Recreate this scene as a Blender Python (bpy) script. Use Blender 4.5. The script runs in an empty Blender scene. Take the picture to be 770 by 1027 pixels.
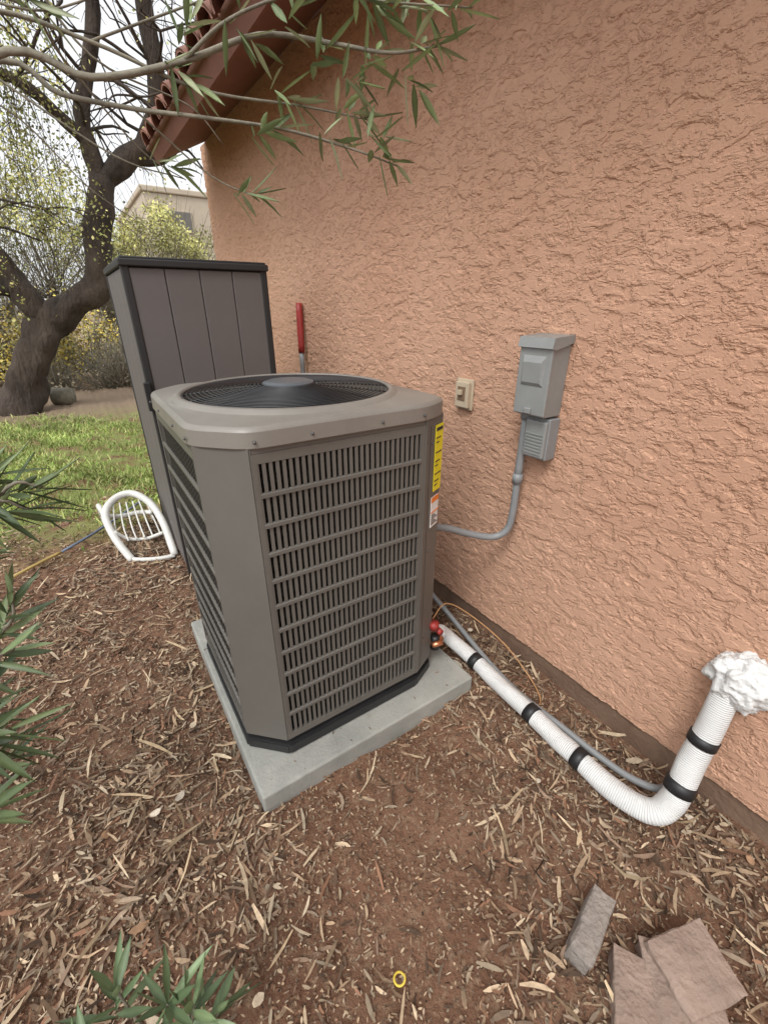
import bpy, bmesh, math, random
import numpy as np
from mathutils import Vector, Matrix, noise
random.seed(7); rng=np.random.default_rng(11)
S=bpy.context.scene
# ------------------------------------------------------------------ helpers
class MB:
    def __init__(s): s.v=[];s.f=[];s.c=[];s.m=[];s.n=0
    def add(s,vs,fs,col=(1,1,1),mi=0):
        vs=np.asarray(vs,float).reshape(-1,3); b=s.n
        s.v.append(vs); s.n+=len(vs)
        c=np.asarray(col,float)
        if c.ndim==1: c=np.tile(c,(len(vs),1))
        s.c.append(c)
        for f in fs: s.f.append([i+b for i in f]); s.m.append(mi)
    def addnp(s,vs,fs,col,mi=0):
        b=s.n; s.v.append(vs); s.n+=len(vs); s.c.append(col)
        s.f+= (fs+b).tolist(); s.m+=[mi]*len(fs)
    def obj(s,name,mats,smooth=False,parent=None):
        me=bpy.data.meshes.new(name)
        V=np.concatenate(s.v); me.from_pydata(V.tolist(),[],s.f)
        C=np.concatenate(s.c)
        a=me.color_attributes.new('Col','FLOAT_COLOR','POINT')
        buf=np.ones((len(V),4),np.float32); buf[:,:3]=C
        a.data.foreach_set('color',buf.ravel())
        for m in mats: me.materials.append(m)
        me.polygons.foreach_set('material_index',np.array(s.m,np.int32))
        me.polygons.foreach_set('use_smooth',np.full(len(s.f),smooth))
        me.update()
        o=bpy.data.objects.new(name,me); S.collection.objects.link(o)
        if parent: o.parent=parent
        return o
def empty(name):
    o=bpy.data.objects.new(name,None); S.collection.objects.link(o); o.empty_display_size=.1; return o
def box(name,lo,hi,mat,parent=None,bev=0.003,seg=2,rot=None,piv=None):
    lo=Vector(lo);hi=Vector(hi);c=(lo+hi)/2
    bm=bmesh.new(); bmesh.ops.create_cube(bm,size=1)
    for v in bm.verts: v.co=Vector((v.co.x*(hi.x-lo.x),v.co.y*(hi.y-lo.y),v.co.z*(hi.z-lo.z)))
    if bev>0: bmesh.ops.bevel(bm,geom=bm.edges[:],offset=bev,segments=seg,affect='EDGES',profile=.5)
    me=bpy.data.meshes.new(name); bm.to_mesh(me); bm.free(); me.materials.append(mat)
    o=bpy.data.objects.new(name,me); S.collection.objects.link(o); o.location=c
    if rot: o.rotation_euler=rot
    if parent: o.parent=parent
    return o
def boxv(mb,lo,hi,col=(1,1,1),mi=0,M=None):
    x0,y0,z0=lo;x1,y1,z1=hi
    v=[(x0,y0,z0),(x1,y0,z0),(x1,y1,z0),(x0,y1,z0),(x0,y0,z1),(x1,y0,z1),(x1,y1,z1),(x0,y1,z1)]
    if M is not None: v=[tuple(M@Vector(p)) for p in v]
    mb.add(v,[(0,3,2,1),(4,5,6,7),(0,1,5,4),(1,2,6,5),(2,3,7,6),(3,0,4,7)],col,mi)
def smoothpts(P,R,n=6):
    P=[np.array(p,float) for p in P]
    if np.isscalar(R): R=[R]*len(P)
    out=[];ro=[]
    Q=[2*P[0]-P[1]]+P+[2*P[-1]-P[-2]]
    for i in range(len(P)-1):
        p0,p1,p2,p3=Q[i:i+4]
        for k in range(n):
            t=k/n
            out.append(.5*((2*p1)+(-p0+p2)*t+(2*p0-5*p1+4*p2-p3)*t*t+(-p0+3*p1-3*p2+p3)*t**3))
            ro.append(R[i]*(1-t)+R[i+1]*t)
    out.append(P[-1]);ro.append(R[-1]); return out,ro
def tube(mb,P,R,seg=10,col=(1,1,1),mi=0,n=6,wob=0,cap=True,wf=1.):
    P,R=smoothpts(P,R,n) if n>0 else ([np.array(p,float) for p in P],[R]*len(P) if np.isscalar(R) else R)
    up=None;vs=[]
    for i,p in enumerate(P):
        t=P[min(i+1,len(P)-1)]-P[max(i-1,0)]; t=t/(np.linalg.norm(t)+1e-9)
        if up is None:
            up=np.array([0,0,1.]) if abs(t[2])<.9 else np.array([1.,0,0])
        a=np.cross(t,up);a/=np.linalg.norm(a)+1e-9; up=np.cross(a,t)
        for k in range(seg):
            th=2*math.pi*k/seg; r=R[i]
            if wob: r*=1+wob*noise.noise(Vector((p[0]*5*wf+math.cos(th)*1.3,p[1]*5*wf+math.sin(th)*1.3,p[2]*3*wf)))
            vs.append(p+r*(math.cos(th)*a+math.sin(th)*up))
    fs=[]
    for i in range(len(P)-1):
        for k in range(seg):
            k2=(k+1)%seg; fs.append((i*seg+k,i*seg+k2,(i+1)*seg+k2,(i+1)*seg+k))
    if cap: fs.append(tuple(range(seg))[::-1]); fs.append(tuple((len(P)-1)*seg+k for k in range(seg)))
    mb.add(vs,fs,col,mi)
def mat(name,col,rough=.7,var=.12,vscale=8,bump=0,bscale=60,metal=0,attr=False,col2=None,detail=6,bdist=.01,spec=.5,trans=0,stretch=None):
    m=bpy.data.materials.new(name);m.use_nodes=True;nt=m.node_tree;N=nt.nodes;L=nt.links
    b=N['Principled BSDF'];b.inputs['Roughness'].default_value=rough;b.inputs['Metallic'].default_value=metal
    b.inputs['Specular IOR Level'].default_value=spec
    tc=N.new('ShaderNodeTexCoord');co=tc.outputs['Object']
    if stretch:
        mp=N.new('ShaderNodeMapping');mp.inputs['Scale'].default_value=stretch;L.new(co,mp.inputs['Vector']);co=mp.outputs[0]
    n=N.new('ShaderNodeTexNoise');n.inputs['Scale'].default_value=vscale;n.inputs['Detail'].default_value=detail;n.inputs['Roughness'].default_value=.65
    L.new(co,n.inputs['Vector'])
    mr=N.new('ShaderNodeMapRange');mr.inputs['From Min'].default_value=.3;mr.inputs['From Max'].default_value=.7
    L.new(n.outputs['Fac'],mr.inputs['Value'])
    mx=N.new('ShaderNodeMix');mx.data_type='RGBA'
    if attr:
        at=N.new('ShaderNodeAttribute');at.attribute_name='Col'
        mx.blend_type='MULTIPLY';mx.inputs['Factor'].default_value=1
        L.new(at.outputs['Color'],mx.inputs['A'])
        mr.inputs['To Min'].default_value=1-var;mr.inputs['To Max'].default_value=1+var
        L.new(mr.outputs[0],mx.inputs['B'])
    else:
        c2=col2 or tuple(c*(1+var) for c in col); c1=col if col2 else tuple(c*(1-var) for c in col)
        mx.inputs['A'].default_value=(*c1,1);mx.inputs['B'].default_value=(*c2,1);L.new(mr.outputs[0],mx.inputs['Factor'])
    L.new(mx.outputs['Result'],b.inputs['Base Color'])
    if bump:
        n2=N.new('ShaderNodeTexNoise');n2.inputs['Scale'].default_value=bscale;n2.inputs['Detail'].default_value=4
        L.new(co,n2.inputs['Vector'])
        bp=N.new('ShaderNodeBump');bp.inputs['Strength'].default_value=bump;bp.inputs['Distance'].default_value=bdist
        L.new(n2.outputs['Fac'],bp.inputs['Height']);L.new(bp.outputs[0],b.inputs['Normal'])
    if trans:
        tr=N.new('ShaderNodeBsdfTranslucent');L.new(mx.outputs['Result'],tr.inputs['Color'])
        ms=N.new('ShaderNodeMixShader');ms.inputs[0].default_value=trans
        L.new(b.outputs[0],ms.inputs[1]);L.new(tr.outputs[0],ms.inputs[2]);L.new(ms.outputs[0],N['Material Output'].inputs['Surface'])
    return m
def hg(x,y):
    x=np.asarray(x,float);y=np.asarray(y,float)
    h=.010*np.sin(3.1*x+1.3*y)+.008*np.sin(7.3*x-5.1*y+1)+.005*np.sin(17*x+11*y)+.004*np.sin(23*y-9*x+2)+.0025*np.sin(47*x+31*y)+.0025*np.sin(39*y-61*x)
    far=np.clip((y-7)/8,0,1)
    h=h*(1+2*far)+far*.1*np.sin(x*.7+y*.4)
    return h
# ------------------------------------------------------------------ materials
M_taupe=mat('ac_paint',(.128,.120,.106),.45,.10,3,.08,180,bdist=.002)
M_cap=mat('ac_cap_paint',(.215,.198,.174),.40,.12,4,.1,160,bdist=.002)
M_black=mat('black_plastic',(.018,.018,.019),.45,.2,10)
M_void=mat('painted_interior_shade',(.010,.009,.008),.95,.3,40,spec=0)  # near-black without gloss, paints the shade inside the cabinet
M_wire=mat('black_wire',(.03,.03,.032),.4,.2,10)
M_coil=mat('coil_fins',(.008,.007,.006),.9,.3,70,col2=(.06,.05,.04),spec=.05)  # lighter mottling stands for specks of sunlight through the coil
M_conc=mat('concrete',(.23,.235,.215),.9,.22,5,.5,110,bdist=.005,col2=(.36,.355,.32))
M_greybox=mat('grey_enamel',(.25,.257,.25),.4,.08,9,.05,100)
M_pvc=mat('grey_pvc',(.24,.25,.255),.45,.07,12)
M_beige=mat('beige_plastic',(.52,.43,.31),.5,.08,12)
M_brownp=mat('brown_plastic',(.20,.13,.08),.5,.1,12)
M_yel=mat('yellow_label',(.80,.70,.02),.5,.03,12)
M_white=mat('white_label',(.8,.8,.78),.5,.03,12)
M_orange=mat('orange_label',(.8,.22,.03),.5,.03,12)
M_ink=mat('ink',(.03,.03,.03),.6,.03,12)
M_red=mat('red_paint',(.34,.035,.03),.5,.25,14)
M_copper=mat('copper',(.65,.28,.15),.35,.2,20,metal=.9)
M_wirey=mat('orange_wire',(.45,.24,.10),.5,.2,20)
M_tape=mat('black_tape',(.015,.015,.016),.5,.2,30)
M_steel=mat('screw_steel',(.12,.12,.12),.4,.1,30,metal=.5)
M_shed=mat('shed_resin',(.128,.114,.108),.6,.07,4,.15,90,bdist=.002)
M_shedt=mat('shed_trim',(.022,.021,.021),.55,.1,6,.1,90,bdist=.002)
M_bark=mat('bark',(.026,.019,.015),.95,.3,3,1,14,col2=(.095,.070,.054),bdist=.07,stretch=(1,1,.35))
M_twig=mat('twig_bark',(.20,.18,.135),.8,.35,14,.4,60)
M_leaf=mat('leaf',(1,1,1),.45,.15,20,attr=True,trans=.2)
M_leaff=mat('leaf_far',(1,1,1),.7,.2,4,attr=True,spec=.2,detail=1)
M_chip=mat('wood_chip',(1,1,1),.85,.2,60,attr=True,spec=.2,detail=2)
M_fasc=mat('fascia_paint',(.24,.105,.078),.7,.12,4,.2,40)
M_tile=mat('clay_tile',(.26,.125,.09),.85,.3,5,.3,50)
M_found=mat('foundation_stain',(.12,.070,.047),.95,.25,6,.5,60,col2=(.21,.135,.09))
M_brick=mat('paver',(.20,.175,.155),.95,.2,20,.9,80,bdist=.008,col2=(.30,.26,.225))
M_brick2=mat('paver_tan',(.20,.145,.115),.95,.2,9,.9,70,bdist=.008,col2=(.34,.25,.20))
M_whitep=mat('white_resin',(.62,.61,.57),.45,.12,6)
M_net=mat('dry_fibre',(.19,.14,.09),.95,.4,40,.6,60)
M_foam=mat('white_foam',(.70,.70,.685),.7,.05,10,.9,40,bdist=.012)
M_beigeh=mat('neighbor_stucco',(.50,.43,.34),.9,.06,2)
M_glass=mat('window_dark',(.15,.14,.13),.4,.1,2)
def wrapmat():
    m=mat('white_wrap',(.66,.66,.645),.6,.10,7);nt=m.node_tree;N=nt.nodes;L=nt.links
    at=N.new('ShaderNodeAttribute');at.attribute_name='Col';sp=N.new('ShaderNodeSeparateColor');L.new(at.outputs['Color'],sp.inputs[0])
    mu=N.new('ShaderNodeMath');mu.operation='MULTIPLY';mu.inputs[1].default_value=2*math.pi*150;L.new(sp.outputs[0],mu.inputs[0])
    tc=N.new('ShaderNodeTexCoord');nn=N.new('ShaderNodeTexNoise');nn.inputs['Scale'].default_value=14;L.new(tc.outputs['Object'],nn.inputs['Vector'])
    ad=N.new('ShaderNodeMath');ad.operation='MULTIPLY_ADD';ad.inputs[1].default_value=7;L.new(nn.outputs['Fac'],ad.inputs[0]);L.new(mu.outputs[0],ad.inputs[2])
    w=N.new('ShaderNodeMath');w.operation='SINE';L.new(ad.outputs[0],w.inputs[0])
    bp=N.new('ShaderNodeBump');bp.inputs['Strength'].default_value=.6;bp.inputs['Distance'].default_value=.0014
    L.new(w.outputs[0],bp.inputs['Height']);L.new(bp.outputs[0],N['Principled BSDF'].inputs['Normal']);return m
M_wrap=wrapmat()

def stucco():
    m=bpy.data.materials.new('stucco');m.use_nodes=True;nt=m.node_tree;N=nt.nodes;L=nt.links
    b=N['Principled BSDF'];b.inputs['Roughness'].default_value=.92;b.inputs['Specular IOR Level'].default_value=.2
    tc=N.new('ShaderNodeTexCoord');mp=N.new('ShaderNodeMapping');mp.inputs['Scale'].default_value=(1,.66,1.2);mp.inputs['Rotation'].default_value=(.22,0,0)
    L.new(tc.outputs['Object'],mp.inputs['Vector'])
    def layer(s,a_,b_,dist,det,loc):
        m2=N.new('ShaderNodeVectorMath');m2.operation='ADD';m2.inputs[1].default_value=loc;L.new(mp.outputs[0],m2.inputs[0])
        n=N.new('ShaderNodeTexNoise');n.inputs['Scale'].default_value=s;n.inputs['Detail'].default_value=det;n.inputs['Distortion'].default_value=dist;n.inputs['Roughness'].default_value=.6
        L.new(m2.outputs[0],n.inputs['Vector'])
        r=N.new('ShaderNodeMapRange');r.interpolation_type='SMOOTHSTEP';r.inputs['From Min'].default_value=a_;r.inputs['From Max'].default_value=b_
        L.new(n.outputs['Fac'],r.inputs['Value']);return r.outputs[0]
    A_=layer(18,.42,.52,.4,5,(0,0,0));B_=layer(29,.49,.57,.2,4,(5,3,1))
    g=N.new('ShaderNodeTexNoise');g.inputs['Scale'].default_value=150;g.inputs['Detail'].default_value=2
    L.new(tc.outputs['Object'],g.inputs['Vector'])
    a=N.new('ShaderNodeMath');a.operation='MULTIPLY_ADD';a.inputs[1].default_value=.6;L.new(B_,a.inputs[0]);L.new(A_,a.inputs[2])
    a2=N.new('ShaderNodeMath');a2.operation='MULTIPLY_ADD';a2.inputs[1].default_value=.45;L.new(g.outputs['Fac'],a2.inputs[0]);L.new(a.outputs[0],a2.inputs[2])
    d=N.new('ShaderNodeDisplacement');d.inputs['Midlevel'].default_value=.9;d.inputs['Scale'].default_value=.0046
    L.new(a2.outputs[0],d.inputs['Height']);L.new(d.outputs[0],N['Material Output'].inputs['Displacement'])
    cn=N.new('ShaderNodeTexNoise');cn.inputs['Scale'].default_value=1.3;cn.inputs['Detail'].default_value=4
    L.new(tc.outputs['Object'],cn.inputs['Vector'])
    mr=N.new('ShaderNodeMapRange');mr.inputs['From Min'].default_value=.3;mr.inputs['From Max'].default_value=.7;L.new(cn.outputs['Fac'],mr.inputs['Value'])
    mx=N.new('ShaderNodeMix');mx.data_type='RGBA';mx.inputs['A'].default_value=(.50,.292,.195,1);mx.inputs['B'].default_value=(.56,.342,.236,1)
    L.new(mr.outputs[0],mx.inputs['Factor'])
    L.new(mx.outputs['Result'],b.inputs['Base Color'])
    m.displacement_method='BOTH';return m
M_stucco=stucco()

def groundmat():
    m=bpy.data.materials.new('dirt');m.use_nodes=True;nt=m.node_tree;N=nt.nodes;L=nt.links
    b=N['Principled BSDF'];b.inputs['Roughness'].default_value=.95;b.inputs['Specular IOR Level'].default_value=.15
    tc=N.new('ShaderNodeTexCoord');co=tc.outputs['Object']
    def ns(s,d=6,r=.6):
        n=N.new('ShaderNodeTexNoise');n.inputs['Scale'].default_value=s;n.inputs['Detail'].default_value=d;n.inputs['Roughness'].default_value=r;L.new(co,n.inputs['Vector']);return n.outputs['Fac']
    def rng_(x,a,c,o0=0,o1=1):
        r=N.new('ShaderNodeMapRange');r.inputs['From Min'].default_value=a;r.inputs['From Max'].default_value=c;r.inputs['To Min'].default_value=o0;r.inputs['To Max'].default_value=o1;L.new(x,r.inputs['Value']);return r.outputs[0]
    def mix(f,A,B):
        x=N.new('ShaderNodeMix');x.data_type='RGBA';L.new(f,x.inputs['Factor'])
        for k,v in (('A',A),('B',B)):
            if isinstance(v,tuple): x.inputs[k].default_value=(*v,1)
            else: L.new(v,x.inputs[k])
        return x.outputs['Result']
    c=mix(rng_(ns(3,4),.35,.65),(.165,.085,.053),(.235,.132,.085))
    c=mix(rng_(ns(45,3),.5,.7),c,(.30,.20,.13))
    c=mix(rng_(ns(90,2),.6,.72),c,(.08,.045,.03))
    sx=N.new('ShaderNodeSeparateXYZ');L.new(co,sx.inputs[0])
    y1=rng_(sx.outputs['Y'],3.1,3.9); gm=N.new('ShaderNodeMath');gm.operation='MULTIPLY';L.new(y1,gm.inputs[0]);L.new(rng_(ns(4,3),.35,.55),gm.inputs[1])
    c=mix(gm.outputs[0],c,(.21,.24,.08))
    c=mix(rng_(sx.outputs['Y'],7.0,8.6),c,(.27,.20,.14))
    L.new(c,b.inputs['Base Color'])
    bp=N.new('ShaderNodeBump');bp.inputs['Strength'].default_value=1;bp.inputs['Distance'].default_value=.016
    L.new(ns(55,5,.7),bp.inputs['Height']);L.new(bp.outputs[0],b.inputs['Normal']);return m
M_ground=groundmat()
# ------------------------------------------------------------------ ground
def coords(a,b,st,lo,hi):
    x=list(np.arange(a,b+1e-6,st));s=st
    l=[];v=a
    while v>lo: s*=1.25;v-=s;l.append(v)
    s=st;r=[];v=x[-1]
    while v<hi: s*=1.25;v+=s;r.append(v)
    return np.array(l[::-1]+x+r)
gx=coords(-3.4,.1,.022,-250,250);gy=coords(-.8,5,.022,-60,400)
X,Y=np.meshgrid(gx,gy);Z=hg(X,Y)
Z+= .004*np.sin(X*140+3*np.sin(Y*33))*np.sin(Y*120+2*np.sin(X*41))*(Y<6)
V=np.stack([X,Y,Z],-1).reshape(-1,3)
nx=len(gx);ny=len(gy)
i,j=np.meshgrid(np.arange(nx-1),np.arange(ny-1));k=(j*nx+i).ravel()
F=np.stack([k,k+1,k+1+nx,k+nx],-1)
mb=MB();mb.addnp(V,F,np.ones((len(V),3)));mb.obj('ground',[M_ground],True)
# ------------------------------------------------------------------ mulch
def dens(x,y):
    d=.75+.35*np.sin(2.3*x+1.1)*np.sin(1.9*y+.4)+.3*np.sin(5.1*x-3.3*y)+.2*np.sin(9*x+7*y+1)
    d-=1.0*np.exp(-(((x+.92)/.16)**2+((y-.55)/.34)**2))
    d-=.9*np.exp(-(((x+.55)/.18)**2+((y-.75)/.2)**2))
    d-=.4*np.exp(-(((x+1.45)/.2)**2+((y-2.2)/.5)**2))
    d+=.6*np.exp(-(((x+.12)/.25)**2+((y-.1)/.5)**2))
    d+=.5*np.exp(-(((x+1.5)/.35)**2+((y-.8)/.6)**2))
    d*=np.clip((4.2-y)/1.1,.04,1)
    return np.clip(d,.10,1.3)/1.3
def chips(n,xr,yr,Lr,Wr,pal,gate=True,lift=.004,curl=.25,onpad=False):
    x=rng.uniform(*xr,n);y=rng.uniform(*yr,n)
    if onpad: ok=(rng.random(n)<.9)&~((x>-1.215)&(x<-.44)&(y>1.03))
    else: ok=~((x>-1.235)&(x<-.31)&(y>.935)&(y<1.985)) & (x<-.012)
    if gate: ok&=rng.random(n)<dens(x,y)
    x=x[ok];y=y[ok];n=len(x)
    L=rng.uniform(*Lr,n)*rng.uniform(.5,1,n);W=rng.uniform(*Wr,n);th=rng.uniform(0,2*np.pi,n)
    tilt=rng.normal(0,.2,n);roll=rng.normal(0,.45,n)
    if onpad: tilt*=.2;roll*=.3
    d=np.stack([np.cos(th)*np.cos(tilt),np.sin(th)*np.cos(tilt),np.sin(tilt)],-1)
    s=np.stack([-np.sin(th)*np.cos(roll),np.cos(th)*np.cos(roll),np.sin(roll)],-1)
    z=(np.full(n,.080) if onpad else hg(x,y)+rng.uniform(0,.010,n))
    c=np.stack([x,y,z+lift+np.abs(d[:,2])*L*.5],-1)
    up=np.zeros_like(c);up[:,2]=1
    P=[]
    cv=(rng.normal(0,curl,n)*L)[:,None]*.25
    for t,w,h in ((-.5,.45,1),(-.1,1,0),(.25,.9,.2),(.5,.15,1)):
        cc=c+d*(t*L)[:,None]+up*h*np.abs(cv)*.6+s*cv*h
        P+= [cc-s*(W*w*.5)[:,None],cc+s*(W*w*.5)[:,None]]
    V=np.stack(P,1).reshape(-1,3)
    b=(np.arange(n)*8)[:,None]
    F=np.concatenate([b+np.array([0,1,3,2]),b+np.array([2,3,5,4]),b+np.array([4,5,7,6])])
    pal=np.array(pal);ci=pal[rng.integers(0,len(pal),n)]*rng.uniform(.6,1.3,n)[:,None]
    return V,F,np.repeat(ci,8,0)
pal=[(.36,.255,.165),(.30,.21,.135),(.19,.125,.08),(.46,.35,.235),(.28,.21,.15),(.12,.078,.052),(.37,.295,.21),(.22,.15,.105),(.24,.13,.08),(.07,.045,.03)]
mb=MB()
mb.addnp(*chips(56000,(-3.2,0),(-.7,4.3),(.015,.05),(.003,.009),pal))
mb.addnp(*chips(19000,(-3.2,0),(-.7,4.3),(.04,.10),(.005,.013),pal))
mb.addnp(*chips(50000,(-2.4,0),(-.5,2.6),(.006,.018),(.002,.006),pal,gate=False))
mb.addnp(*chips(900,(-3.2,0),(-.7,4),(.06,.17),(.005,.013),[(.48,.38,.26),(.40,.30,.19)],lift=.012))
mb.addnp(*chips(170,(-2.6,0),(-.5,3),(.02,.06),(.012,.026),[(.5,.43,.34),(.45,.36,.26),(.28,.17,.10)],lift=.012))
mb.addnp(*chips(90,(-1.225,-.325),(.945,1.97),(.008,.035),(.003,.007),pal,gate=False,lift=.001,onpad=True))
mb.addnp(*chips(260,(-1.225,-.325),(.945,1.97),(.003,.008),(.002,.004),pal,gate=False,lift=.001,onpad=True))
mb.obj('wood_mulch',[M_chip])
# ------------------------------------------------------------------ lawn
def blades(n,xr,yr,Hr,pal,gatef=None):
    x=rng.uniform(*xr,n);y=rng.uniform(*yr,n)
    if gatef is not None:
        ok=rng.random(n)<gatef(x,y);x=x[ok];y=y[ok]
    n=len(x);h=rng.uniform(*Hr,n);th=rng.uniform(0,2*np.pi,n);le=rng.normal(0,.6,(n,2))*h[:,None]
    w=rng.uniform(.003,.008,n)
    base=np.stack([x,y,hg(x,y)-.003],-1);s=np.stack([np.cos(th)*w,np.sin(th)*w,0*w],-1)
    tip=base.copy();tip[:,:2]+=le;tip[:,2]+=h
    mid=base.copy();mid[:,:2]+=le*.35;mid[:,2]+=h*.6
    V=np.stack([base-s,base+s,mid+s*.8,mid-s*.8,tip],1).reshape(-1,3);b=(np.arange(n)*5)[:,None]
    pal=np.array(pal);pt=np.clip(1+.22*np.sin(2.7*x+1.3*y)*np.sin(3.1*y-1.9*x)+.12*np.sin(11*x+7*y),.6,1.4)
    c=pal[rng.integers(0,len(pal),n)]*(rng.uniform(.75,1.25,n)*pt)[:,None]
    F=[tuple(q) for q in (b+np.array([0,1,2,3])).tolist()]+[tuple(q) for q in (b+np.array([3,2,4])).tolist()]
    return V,F,np.repeat(c,5,0)
def lawng(x,y):
    ed=3.1+.25*np.sin(3*x+1)+.15*np.sin(9*x)
    d=np.clip((y-ed)/.9,0,1)*np.clip((8.2+.5*np.sin(2*x)-y)/1.2,0,1)
    return d*np.clip(.55+.5*np.sin(2.1*x+.7*y)*np.sin(1.7*y-x)+.35*np.sin(7*x+5*y),.10,1)
mb=MB()
V,F,C=blades(105000,(-5.5,1.5),(2.9,8.4),(.02,.07),[(.25,.34,.09),(.33,.41,.12),(.19,.28,.07),(.44,.43,.18),(.37,.43,.15)],lawng)
mb.add(V,F,C);mb.obj('lawn_grass',[M_leaff])
# ------------------------------------------------------------------ house
house=empty('stucco_house')
wy=np.concatenate([np.arange(-4,-.7,.05),np.arange(-.7,2.2,.0065),np.arange(2.2,5.1201,.011)]);wz=np.arange(.105,2.815,.0070)
A,B=np.meshgrid(wy,wz);V=np.stack([0*A,A,B],-1).reshape(-1,3)
n1=len(wy);i,j=np.meshgrid(np.arange(n1-1),np.arange(len(wz)-1));k=(j*n1+i).ravel()
F=np.stack([k,k+n1,k+n1+1,k+1],-1)
mb=MB();mb.addnp(V,F,np.ones((len(V),3)));mb.obj('side_wall',[M_stucco],True,house)
M_st2=mat('stucco_plain',(.52,.31,.21),.92,.08,2,.8,18,bdist=.02)
box('wall_core',(.012,-4,.10),(7,5.118,2.8),M_st2,house,bev=.01)
box('wall_core_lip',(.004,5.08,.105),(.2,5.128,2.81),M_st2,house,bev=.012,seg=3)
box('foundation',(.009,-3.98,-.4),(6.9,5.09,.099),M_found,house,bev=.004)
mb=MB()
sl=math.atan2(.24,.5)
M=Matrix.Translation((0,0,2.815))@Matrix.Rotation(-sl,4,'Y')
boxv(mb,(-.47,-4.3,0),(4.2,4.93,.03),mi=0,M=M)
boxv(mb,(-.473,-4.3,-.012),(-.45,4.94,.15),mi=0,M=M)
mb.obj('soffit_and_fascia',[M_fasc],False,house)
mb=MB()
yy=-4.25
while yy<4.9:
    vs=[];fs=[]
    xs=[-.53,-.3,.1,.5,1,2,3,4.2]
    for a,xv in enumerate(xs):
        for q in range(9):
            th=math.pi*q/8;vs.append(tuple(M@Vector((xv,yy+.105*math.cos(th),.10+.085*math.sin(th)))))
        for q in range(9):
            th=math.pi*(8-q)/8;vs.append(tuple(M@Vector((xv,yy+.088*math.cos(th),.10+.068*math.sin(th)))))
    n=18
    for a in range(len(xs)-1):
        for q in range(n): fs.append((a*n+q,a*n+(q+1)%n,(a+1)*n+(q+1)%n,(a+1)*n+q))
    for q in range(8): fs.append((q,q+1,16-q,17-q))
    mb.add(vs,fs); yy+=.235
boxv(mb,(-.50,-4.3,.085),(4.2,4.93,.105),M=M)
mb.obj('roof_tiles',[M_tile],True,house)
# ------------------------------------------------------------------ pad
box('concrete_pad',(-1.232,.938,-.06),(-.315,1.978,.078),M_conc,None,bev=.008,seg=3)
# ------------------------------------------------------------------ air conditioner
ac=empty('air_conditioner')
x0,x1,y0,y1,c=-1.207,-.437,1.035,1.832,.112
zb,zt=.150,1.19
oct_=[(x0,y0+c),(x0+c,y0),(x1-c,y0),(x1,y0+.052),(x1,y1-c),(x1-c,y1),(x0+c,y1),(x0,y1-c)]
def inset(o,d):
    cx=(x0+x1)/2;cy=(y0+y1)/2;w=(x1-x0)/2;h=(y1-y0)/2
    return [(cx+(px-cx)*(w-d)/w,cy+(py-cy)*(h-d)/h) for px,py in o]
def prism(name,poly,za,zb_,mt,bev=.003):
    bm=bmesh.new();vs=[bm.verts.new((p[0],p[1],za)) for p in poly];f=bm.faces.new(vs)
    r=bmesh.ops.extrude_face_region(bm,geom=[f])
    for v in r['geom']:
        if isinstance(v,bmesh.types.BMVert): v.co.z=zb_
    bmesh.ops.recalc_face_normals(bm,faces=bm.faces)
    if bev: bmesh.ops.bevel(bm,geom=bm.edges[:],offset=bev,segments=2,affect='EDGES')
    me=bpy.data.meshes.new(name);bm.to_mesh(me);bm.free();me.materials.append(mt)
    o=bpy.data.objects.new(name,me);S.collection.objects.link(o);o.parent=ac;return o
prism('base_pan',inset(oct_,-.004),.079,.124,M_black,.006)
prism('base_skirt',inset(oct_,.012),.120,.155,M_black,.003)
prism('coil_core',inset(oct_,.05),.138,1.13,M_coil,0)
box('side_shade_backing',(x0+.012,y0+c,.16),(x0+.016,y1-c,1.16),M_void,ac,0)  # added dark sheet, paints the shade behind the left louvers
mb=MB()
def louver(p,q,nsl,rows=11,bl=.012,br=.012,wr=.26,dep=.0045,bp_=.003,bh=.005):
    p=Vector((*p,0));q=Vector((*q,0));d=(q-p);Lg=d.length;d.normalize();nrm=Vector((d.y,-d.x,0))
    M=Matrix(((d.x,-nrm.x,0,p.x),(d.y,-nrm.y,0,p.y),(0,0,1,0),(0,0,0,1)))
    boxv(mb,(0,.0,zb),(bl,.012,zt-.02),M=M);boxv(mb,(Lg-br,.0,zb),(Lg,.012,zt-.02),M=M)
    z0=zb;z1=zt-.02;boxv(mb,(bl,.0,z0),(Lg-br,.012,z0+.026),M=M);boxv(mb,(bl,0,z1-.026),(Lg-br,.012,z1),M=M)
    za=z0+.026;zc=z1-.026;rh=(zc-za)/rows
    for r in range(1,rows):
        z=za+r*rh;
        v=[(bl,-bp_,z-bh),(Lg-br,-bp_,z-bh),(Lg-br,.006,z-bh-.003),(bl,.006,z-bh-.003),(bl,-bp_,z+bh),(Lg-br,-bp_,z+bh),(Lg-br,.006,z+bh+.003),(bl,.006,z+bh+.003)]
        mb.add([tuple(M@Vector(t)) for t in v],[(0,3,2,1),(4,5,6,7),(0,1,5,4),(1,2,6,5),(2,3,7,6),(3,0,4,7)])
    pw=(Lg-bl-br)/nsl
    for s in range(nsl+1):
        xx=bl+s*pw;w=pw*wr
        a=max(bl,xx-w);b_=min(Lg-br,xx+w)
        boxv(mb,(a,.0015,za-.001),(b_,.0015+dep,zc+.001),M=M)
louver(oct_[1],oct_[2],29)
louver(oct_[7],oct_[0],24,wr=.06,dep=.0008,bp_=.0008)
louver(oct_[3],oct_[4],30,wr=.18,dep=.003);louver(oct_[5],oct_[6],30)
mb.obj('louver_panels',[M_taupe],False,ac)
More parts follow.
